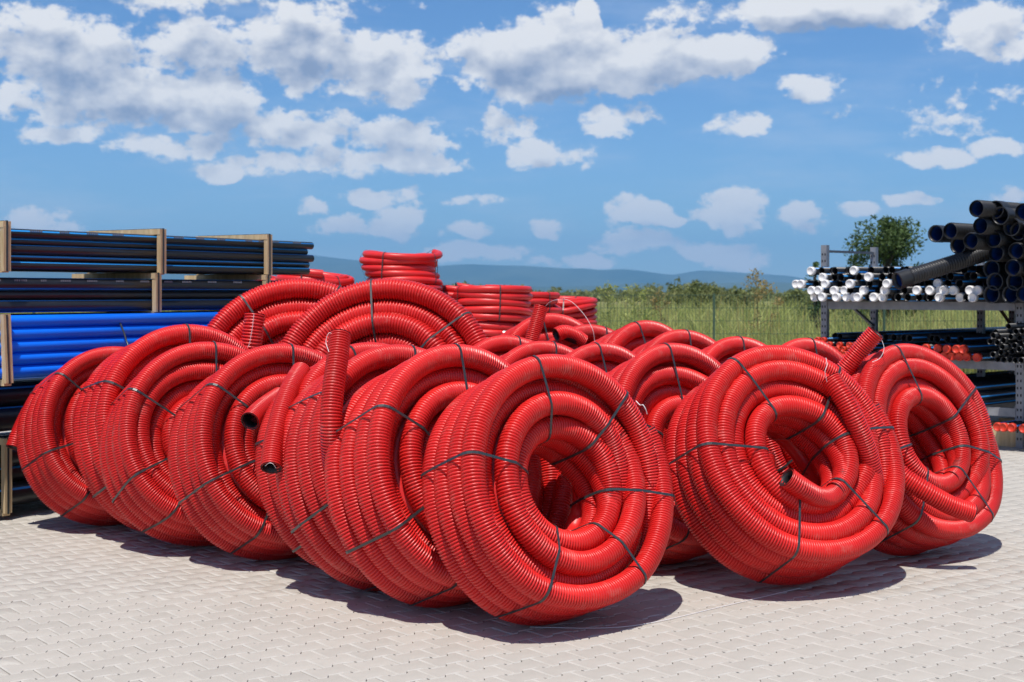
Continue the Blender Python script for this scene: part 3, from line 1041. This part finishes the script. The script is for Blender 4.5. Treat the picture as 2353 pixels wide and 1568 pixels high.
LV = (1.505, .885, .405)
rack(RL, (0, RW, 2 * RW), RDp, 2.15, LV, 'galvanised steel rack loaded with black pipes at the edge of the yard')
rack(RL + BR * 1.25 + DR * 1.30, (0, RW), .8, 2.0, (1.5, .9), 'second steel rack with rusty braces standing behind the loaded rack', rusty=True)


def rp(s, d_, z):
    """rack coordinates to world"""
    return RL + BR * s + DR * d_ + Vector((0, 0, z))


cap_cache = {}


def cap_mesh(r, mat, key):
    if key in cap_cache: return cap_cache[key]
    prof = [(-.012, 0.001), (-.012, r * .80), (-.018, r * .84), (-.018, r * .97), (-.010, r + .004), (.035, r + .004), (.035, r + .0005)]
    n = 20
    V, F = [], []
    for x, rr_ in prof:
        for k in range(n):
            a = k * 2 * math.pi / n
            V.append((x, rr_ * math.cos(a), rr_ * math.sin(a)))
    for i_ in range(len(prof) - 1):
        for k in range(n):
            F.append((i_ * n + k, (i_ + 1) * n + k, (i_ + 1) * n + (k + 1) % n, i_ * n + (k + 1) % n))
    F.append(tuple(range(n)))
    cap_cache[key] = mesh_py('end_cap', V, F, mat, True)
    return cap_cache[key]


def loose_pipe(mesh, end, direction, label, group, cap=None, roll=0):
    x = direction.normalized()
    y = Vector((0, 0, 1)).cross(x).normalized()
    z = x.cross(y)
    mw = Matrix.Translation(end) @ Matrix((x, y, z)).transposed().to_4x4() @ Matrix.Rotation(roll, 4, 'X')
    o = root('pipe', mw, label, 'pipe', group)
    part('tube', mesh, o)
    if cap: part('end_cap', cap, o)
    return o


# top shelf: black pipes, many with white end caps, five layers
d1 = .090
pm1 = pipe_mesh('shelf_pipe', 5.5, d1, .008, BL, 18, (2, 7, 13))
cw = cap_mesh(d1 / 2, M['white_cap'], 'w')
rk = random.Random(12)
WHITE_UV = [(811, 272.6), (856.5, 271.5), (801, 285), (797.5, 285.5), (821, 279.8), (826, 285.6), (866.5, 280.3), (883.5, 284.7), (811, 294), (816.5, 293.2), (831, 293), (835.5, 293.2), (851, 285.8),
            (864.5, 293.9), (816, 299.8), (821.5, 299.4), (834.5, 299.8), (848, 299.5), (853, 298.7), (861, 298.5), (871, 298.6), (886, 298.8), (882.5, 291), (915, 291.5), (935, 283), (929, 291), (932.5, 291),
            (947.5, 290), (956.5, 291), (958, 295.5), (941.5, 298), (969, 288.5), (969.5, 297.2), (980.5, 288.3)]


def shelf_s(u, d_):
    """position along the rack front of the point at column u lying d_ in front (-) of or behind (+) the front plane"""
    k = (u - 512) / FPX
    bx, by = RL.x + DR.x * d_, RL.y + DR.y * d_
    return (k * by - bx) / (BR.x - k * BR.y)


top_label_c = 'black pipe with a white end cap on the top shelf of the rack'
top_label_o = 'black pipe with an open end on the top shelf of the rack'
rows_used = {r: [] for r in range(5)}
for (u, v) in WHITE_UV:
    dd = -.32 + rk.uniform(-.04, .10)
    s_ = shelf_s(u, dd)
    yv = RL.y + BR.y * s_ + DR.y * dd
    z = CAMH - (v - HOR) * yv / FPX
    r = min(4, max(0, round((z - LV[0] - d1 / 2) / (d1 * .80))))
    # slide along to the next free place of that layer
    s0 = s_
    off = .5 * d1 * (r % 2)
    s_ = round((s_ - off) / d1) * d1 + off
    t = 0
    while any(abs(s_ - q) < d1 * .9 for q in rows_used[r]) and t < 6:
        t += 1
        s_ += d1 if t % 2 else -2 * d1
    if any(abs(s_ - q) < d1 * .9 for q in rows_used[r]): continue
    rows_used[r].append(s_)
    loose_pipe(pm1, rp(s_, dd, LV[0] + .004 + d1 / 2 + r * d1 * .82), DR, top_label_c, 'white capped pipes on the rack', cw, rk.uniform(0, 6))
smin = {0: .0, 1: -.1, 2: -.12, 3: .02, 4: .02}
for r in range(5):
    k0 = math.ceil((smin[r] - .5 * d1 * (r % 2)) / d1)
    for k in range(k0, 40):
        s_ = k * d1 + .5 * d1 * (r % 2)
        if s_ > (2.02 if r < 4 else 1.9) or any(abs(s_ - q) < d1 * .9 for q in rows_used[r]): continue
        dd = -.20 + rk.uniform(-.08, .22)
        loose_pipe(pm1, rp(s_, dd, LV[0] + .004 + d1 / 2 + r * d1 * .82), DR, top_label_o, 'open black pipes on the rack', None, rk.uniform(0, 6))

# big corrugated black pipes with blue inside
dC = .175
pmc = pipe_mesh('twin_wall_pipe', 4.5, dC, .016, [M['black_corr'], M['black_corr'], M['blue_in']], 22, (), (.032, .011, 0))
pmc2 = pipe_mesh('twin_wall_pipe_socket', 4.5, dC, .012, [M['black_corr'], M['black_corr'], M['blue_in']], 22, (), (.032, .011, .13))
CORR = [(1915, 300, 0), (2085, 310, 1), (2130, 365, 1), (1550, 525, 1), (1680, 500, 0), (1950, 455, 0), (2230, 465, 1), (2290, 505, 1), (1750, 630, 1), (1865, 590, 0), (2070, 575, 0),
        (2090, 700, 0), (2270, 680, 0), (2050, 840, 1), (2240, 830, 0), (2080, 955, 1), (2260, 955, 1), (2050, 1070, 1), (2220, 1070, 1), (2340, 1070, 0), (2400, 560, 0), (2420, 700, 0), (2410, 850, 0), (2420, 960, 1), (2330, 330, 0)]
cdir = Vector((.74, .67, .0)).normalized()
for (a, b, sk) in CORR:
    u, v = (3050 + a / 2.24) / 4, (700 + b / 2.24) / 4
    row = round((1070 - b) / 128)
    dd = -.55 - .10 * max(0, row - 3) + (.15 if sk else 0) + rk.uniform(-.05, .05)
    s_ = shelf_s(u, dd)
    yv = RL.y + BR.y * s_ + DR.y * dd
    z = CAMH - (v - HOR) * yv / FPX
    loose_pipe(pmc2 if sk else pmc, rp(s_, dd, z), cdir, 'wide corrugated black pipe with a smooth socket end, stacked on the rack' if sk else 'wide corrugated black pipe with a ribbed cut end, blue inside, stacked on the rack', 'wide corrugated black pipes on the rack', None, rk.uniform(0, 6))
e0, e1 = P(897, 281, 14.55), P(989, 252, 14.9)
loose_pipe(pipe_mesh('leaning_pipe', 1.35, dC, .014, [M['black_corr'], M['black_corr'], M['blue_in']], 22, (), (.032, .011, .14)), e0, (e1 - e0), 'single short corrugated black pipe lying aslant over the white capped pipes', 'slanting pipe')

# middle shelf
d2, d3, d4 = .083, .056, .061
pm2 = pipe_mesh('mid_pipe', 5.5, d2, .007, BL, 18, (2, 8, 13))
pm3 = pipe_mesh('thin_pipe', 5.5, d3, .005, BL, 16, (2, 8))
pm4 = pipe_mesh('small_pipe', 5.0, d4, .005, [M['black_corr'], M['stripe'], M['black']], 16, ())
co2, co3 = cap_mesh(d2 / 2, M['orange_cap'], 'o2'), cap_mesh(d3 / 2, M['orange_cap'], 'o3')
for r, xs_ in ((0, [(-60), 50, 120, 200, 280, 360, 437, 543]), (1, [10, 135, 230, 330, 400])):
    for a in xs_:
        u = (3700 + a / 2.614) / 4
        dd = -.22 + rk.uniform(-.03, .03)
        loose_pipe(pm2, rp(shelf_s(u, dd), dd, LV[1] + .004 + d2 / 2 + r * d2 * .95), DR, 'black pipe with an orange end cap on the middle shelf near the thin open pipes', 'orange capped pipes in the middle of the shelf', co2, rk.uniform(0, 6))
for r, xs_ in ((0, [595, 640, 690, 735, 790, 840, 885]), (1, [560, 620, 670, 725, 785, 830]), (2, [520, 545, 600, 690, 775, 828]), (3, [495, 520, 548])):
    for a in xs_:
        u = (3050 + a / 2.24) / 4
        dd = -.20 + rk.uniform(-.05, .05)
        loose_pipe(pm3, rp(shelf_s(u, dd), dd, LV[1] + .004 + d3 / 2 + r * d3 * .9), DR, 'thin black pipe with an orange end cap at the outer end of the middle shelf', 'thin orange capped pipes at the outer end of the shelf', co3, rk.uniform(0, 6))
for r in range(4):
    for k in range(14):
        s_ = .05 + k * .12 + .06 * (r % 2)
        dd = .05 + rk.uniform(-.06, .3)
        loose_pipe(pm2, rp(s_, dd, LV[1] + .004 + d2 / 2 + .17 + r * d2 * .4), DR, 'black open pipe lying on top of the orange capped pipes', 'open pipes on the middle shelf', None, rk.uniform(0, 6)) if r == 0 else None
SMALL = [(737, 207), (710, 240), (765, 250), (678, 303), (752, 313), (815, 292), (892, 255), (947, 198), (1010, 195), (870, 145), (985, 265), (805, 360), (867, 350), (997, 333), (980, 385),
         (907, 405), (790, 418), (707, 440), (758, 487), (820, 492), (880, 492), (940, 500), (1000, 500), (930, 345), (1050, 300), (1060, 420), (850, 430)]
for a, b in SMALL:
    u, v = (3700 + a / 2.614) / 4, (1250 + b / 2.614) / 4
    dd = -.62 + rk.uniform(-.04, .06)
    s_ = shelf_s(u, dd)
    yv = RL.y + BR.y * s_ + DR.y * dd
    loose_pipe(pm4, rp(s_, dd, max(CAMH - (v - HOR) * yv / FPX, LV[1] + .035)), DR, 'thin black open pipe in the heap on the middle shelf under the corrugated pipes', 'heap of thin black pipes', None, rk.uniform(0, 6))
# lower shelf and ground level
for r in range(3):
    for k in range(9):
        s_ = .9 + k * .125 + .06 * (r % 2)
        loose_pipe(pm2, rp(s_, -.25 + rk.uniform(-.1, .15), LV[2] + .004 + d2 / 2 + r * d2 * .9), (DR + Vector((0, 0, .0))).normalized(), 'black pipe on the low shelf of the rack behind the coils', 'black pipes on the low shelf', None, rk.uniform(0, 6))
bp_me = pipe_mesh('blue_pipe', 3.0, .10, .006, [M['blue'], M['blue'], M['blue_in']], 18, ())
e0 = P(961, 382, 17.2)
loose_pipe(bp_me, e0, Vector((-.55, .835, 0)), 'short bright blue pipe lying on the black pipes of the low shelf', 'blue pipe')
for a in (760, 820, 905, 1030, 1110, 1190):
    u = (3700 + a / 2.614) / 4
    dd = -.42 + rk.uniform(-.03, .03)
    loose_pipe(pm2, rp(shelf_s(u, dd), dd, .20 + d2 / 2), DR, 'black pipe with an orange end cap lying low under the rack', 'orange capped pipes under the rack', co2, rk.uniform(0, 6))
for k in range(3):
    mb = MB().box((1.6, .02 + k * .5, 0), (3.6, .12 + k * .5, .198))
    o = root('timber_bearer', Matrix.Translation(RL) @ RACK, 'timber bearer on the paving under the low orange capped pipes', 'timber', 'bearers under the rack')
    part('beam', mb.mesh('bearer', M['wood']), o)

# ------------------------------------------------------------------ wire fence
FY = 20.9
pan_w, fh = 2.5, 1.58
mb = MB()
for k in range(51):
    x = k * .05
    mb.box((x - .002, -.0025, .03), (x + .002, .0025, fh))
wires_v = mb.mesh('upright_wires', M['fence'])
mb = MB()
for k in range(9):
    z = .05 + k * .19
    mb.box((0, -.0055, z - .003), (pan_w, -.0026, z + .003))
wires_h = mb.mesh('cross_wires', M['fence'])
post_m = MB().box((-.011, -.03, 0), (.011, .03, fh + .01)).mesh('fence_post', M['fence'])
fe = root('wire_fence', Matrix.Translation((-7, FY, 0)), 'green welded wire fence between the yard and the meadow', 'fence')
for k in range(9):
    part('post', post_m, fe, (k * pan_w - .03, 0, 0))
    if k < 8:
        pn_ = tag(part('mesh_panel', wires_v, fe, (k * pan_w, 0, 0)), kind='stuff')
        tag(part('cross_wire', wires_h, pn_), kind='stuff')

# ------------------------------------------------------------------ meadow
def blades(name, n, seed, y0, y1, h0, h1, w, mat, lean=.35, yexp=1.6, xr=None, cl=0.):
    rg = np.random.default_rng(seed)
    y = y0 + (y1 - y0) * rg.random(n) ** yexp
    x = (rg.random(n) * 2 - 1) * (.40 * y + 2) if xr is None else rg.uniform(*xr, n)
    patch = .75 + .25 * np.sin(x * .9 + 1.3 * np.sin(y * .5)) * np.sin(y * .7 + x * .3)
    h = (h0 + (h1 - h0) * rg.random(n) ** 1.6) * patch
    ww = w * (.6 + .8 * rg.random(n)) * (y / 24)
    a = rg.uniform(0, np.pi, n)
    dx, dy = np.cos(a) * ww, np.sin(a) * ww
    lx, ly = rg.normal(size=n) * lean * h * .5, rg.normal(size=n) * lean * h * .5
    b0 = np.stack([x - dx, y - dy, np.full(n, -.04)], -1); b1 = np.stack([x + dx, y + dy, np.full(n, -.04)], -1)
    m0 = np.stack([x - dx * .8 + lx * .3, y - dy * .8 + ly * .3, h * .55], -1); m1 = np.stack([x + dx * .8 + lx * .3, y + dy * .8 + ly * .3, h * .55], -1)
    t0 = np.stack([x + lx, y + ly, h], -1)
    V = np.stack([b0, b1, m1, m0, t0], 1).reshape(-1, 3)
    k = np.arange(n)[:, None] * 5
    F = np.concatenate([k + np.array([[0, 1, 2]]), k + np.array([[0, 2, 3]]), k + np.array([[3, 2, 4]])])
    o = bpy.data.objects.new(name, mesh_np(name, V, F, mat, smooth=False))
    return link(o)


tag(blades('meadow_grass', 46000, 1, 21.3, 75, .85, 1.72, .011, M['grass'], lean=.8), 'tall green meadow grass beyond the wire fence', 'grass', kind='stuff')
tag(blades('dry_stalks', 5000, 2, 21.6, 60, 1.0, 1.85, .008, M['grass_dry'], lean=.2), 'straw coloured dry stalks standing in the meadow grass', 'weeds', kind='stuff')


def leaf_cloud(centers, radii, n, size, seed, squash=1.0):
    rg = np.random.default_rng(seed)
    ci = rg.integers(0, len(centers), n)
    c = np.array(centers)[ci]; r = np.array(radii)[ci]
    v = rg.normal(size=(n, 3)); v /= np.linalg.norm(v, axis=1)[:, None]
    p = c + v * (r * rg.random(n) ** .45)[:, None] * np.array([1, 1, squash])
    s = size * (.6 + .8 * rg.random(n))
    q = rg.normal(size=(n, 3)); q /= np.linalg.norm(q, axis=1)[:, None]
    q2 = np.cross(q, rg.normal(size=(n, 3))); q2 /= np.linalg.norm(q2, axis=1)[:, None]
    V = np.stack([p - q * s[:, None], p + q2 * (s * .45)[:, None], p + q * s[:, None], p - q2 * (s * .45)[:, None]], 1).reshape(-1, 3)
    F = np.arange(n * 4).reshape(-1, 4)
    return V, F


def tree(name, base, h, w, n, leaf, mat, seed, label, cat, trunk=True, group=None, low=.15):
    o = root(name, Matrix.Translation(base), label, cat, group)
    rg = random.Random(seed)
    cs, rs, tips = [], [], []
    for k in range(34):
        t = rg.random() ** .8
        zz = h * (low + (.93 - low) * t)
        rad = w / 2 * math.sin(math.pi * (.18 + .74 * t)) ** .8
        a = rg.uniform(0, 6.28)
        q = rad * rg.uniform(.25, .95)
        cs.append((math.cos(a) * q, math.sin(a) * q, zz)); rs.append(min(w, 1.1 * h) * rg.uniform(.12, .23)); tips.append(cs[-1])
    cs.append((0, 0, h * .95)); rs.append(w * .10)
    V, F = leaf_cloud(cs, rs, n, leaf, seed, 1.15)
    part('crown', mesh_np('crown', V, F, mat, False), o)
    if trunk:
        vs, fs, k0 = [], [], 0
        C = spline([(0, 0, -.05), (.03 * h, .01, h * .3), (-.02 * h, 0, h * .6), (.01, 0, h * .9)], 20)
        v, f = tube(C, np.linspace(.035 * h, .006 * h, len(C)), 8, (0, 1, 0))
        vs.append(v); fs.append(f); k0 += len(v)
        for tp in tips[:14]:
            z0 = max(h * .12, tp[2] - h * .22)
            C = spline([(0, 0, z0), (tp[0] * .5, tp[1] * .5, (z0 + tp[2]) / 2 + .03 * h), tp], 10)
            v, f = tube(C, np.linspace(.012 * h, .003 * h, len(C)), 5, (.1, .2, 1))
            vs.append(v); fs.append(f + k0); k0 += len(v)
        part('trunk', mesh_np('trunk', np.vstack(vs), np.vstack(fs), M['bark']), o)
    return o


tb = P(887, 293, 42); tb.z = -.04
tree('willow_tree', tb, 3.8, 2.7, 18000, .058, M['leaf'], 4, 'bushy green tree standing behind the rack of white capped pipes', 'tree', low=.1)
tb = P(816, 293, 36); tb.z = -.04
tree('young_tree', tb, 2.5, .8, 260, .07, M['leaf'], 8, 'thin young tree beside the outer upright of the rack', 'tree', low=.4)
# dry branching weed
tb = P(757, 293, 26); tb.z = -.04


def weed(base, h, w, n, mat, seed, label):
    o = root('tall_weed', Matrix.Translation(base), label, 'weed', 'tall weeds above the meadow grass')
    rg = random.Random(seed)
    vs, fs, k0 = [], [], 0
    tips = []
    C = spline([(0, 0, 0), (.02, 0, h * .5), (-.02, .01, h)], 14)
    v, f = tube(C, np.linspace(.012, .004, len(C)), 5, (0, 1, 0)); vs.append(v); fs.append(f); k0 += len(v)
    for k in range(16):
        t = rg.uniform(.35, .95)
        a = rg.uniform(0, 6.28)
        L = w * .5 * rg.uniform(.5, 1) * (1.25 - t)
        tp = (math.cos(a) * L, math.sin(a) * L, h * t + L * rg.uniform(.6, 1.3))
        C = spline([(0, 0, h * t), (tp[0] * .6, tp[1] * .6, h * t + (tp[2] - h * t) * .35), tp], 8)
        v, f = tube(C, np.linspace(.007, .003, len(C)), 4, (.1, .2, 1)); vs.append(v); fs.append(f + k0); k0 += len(v)
        tips.append(tp)
    tips.append((0, 0, h))
    part('stem', mesh_np('weed_stem', np.vstack(vs), np.vstack(fs), mat), o)
    V, F = leaf_cloud(tips, [w * .09] * len(tips), n, .028, seed)
    tag(part('seed_head', mesh_np('seed_head', V, F, mat, False), o), kind='stuff')


weed(tb, 2.0, 1.3, 520, M['grass_dry'], 5, 'tall dry yellow weed branching above the meadow grass near the rack')
for u, h, z, mt, lb in ((608, 1.78, 24, 'grass', 'tall green weed with loose seed heads beside the flat coil stacks'), (634, 1.75, 23.5, 'grass', 'slim tall green weed leaning out of the meadow near the flat coil stacks'),
                        (645, 1.70, 25, 'grass', 'short branched green weed between two taller weeds in the meadow'), (660, 1.66, 27, 'grass_dry', 'faded weed with thin side branches in the middle of the meadow')):
    b = P(u, 293, z); b.z = -.04
    weed(b, h, .8, 260, M[mt], int(u), lb)
for k, (u, z, h, w) in enumerate(((676, 95, 1.9, 4.5), (697, 80, 2.1, 3.5), (712, 110, 2.1, 5), (640, 140, 1.9, 9), (828, 60, 1.85, 3), (796, 75, 1.7, 3), (735, 70, 1.7, 3))):
    b = P(u, 293, z); b.z = -.04
    tree('field_shrub', b, h, w, 2600, .10, M['leaf_dark'], 40 + k, ['rounded dark shrub in the meadow', 'olive green shrub with an uneven top in the meadow', 'wide low shrub in the meadow', 'long low shrub far out in the meadow',
         'dark shrub behind the white pipe caps', 'low shrub next to the dry yellow weed', 'pale bushy shrub in front of the far tree line'][k], 'shrub', False, 'shrubs in the meadow', low=.1)
rg = np.random.default_rng(6)
cs, rs = [], []
for k in range(150):
    z = rg.uniform(260, 420)
    u = rg.uniform(250, 1060)
    hgt = rg.uniform(1.2, 2.8) + .9 * math.sin(u * .03)
    for q in range(3):
        cs.append(((u - 512) * z / FPX + rg.normal() * 2.5, z + rg.normal() * 2, hgt * rg.uniform(.2, .85))); rs.append(rg.uniform(1.2, 2.4))
V, F = leaf_cloud(cs, rs, 26000, .5, 12, .8)
tag(link(bpy.data.objects.new('far_tree_line', mesh_np('far_tree_line', V, F, M['leaf_dark'], False))), 'far dark green tree line along the edge of the fields', 'trees', kind='stuff')

# ------------------------------------------------------------------ air
mb = MB().box((-11500, -260, -2.2), (11500, 17000, 620))
me = bpy.data.meshes.new('haze')
me.from_pydata(mb.V, [], mb.F)
hm_ = bpy.data.materials.new('haze')
hm_.use_nodes = True
nt = hm_.node_tree
nt.nodes.clear()
pv = nt.nodes.new('ShaderNodeVolumePrincipled')
pv.inputs['Color'].default_value = (.26, .60, 1.0, 1)
pv.inputs['Density'].default_value = 9.5e-5
pv.inputs['Anisotropy'].default_value = 0
mo = nt.nodes.new('ShaderNodeOutputMaterial')
nt.links.new(pv.outputs[0], mo.inputs['Volume'])
me.materials.append(hm_)
tag(link(bpy.data.objects.new('haze', me)), 'blue summer haze in the air', 'haze', kind='stuff')
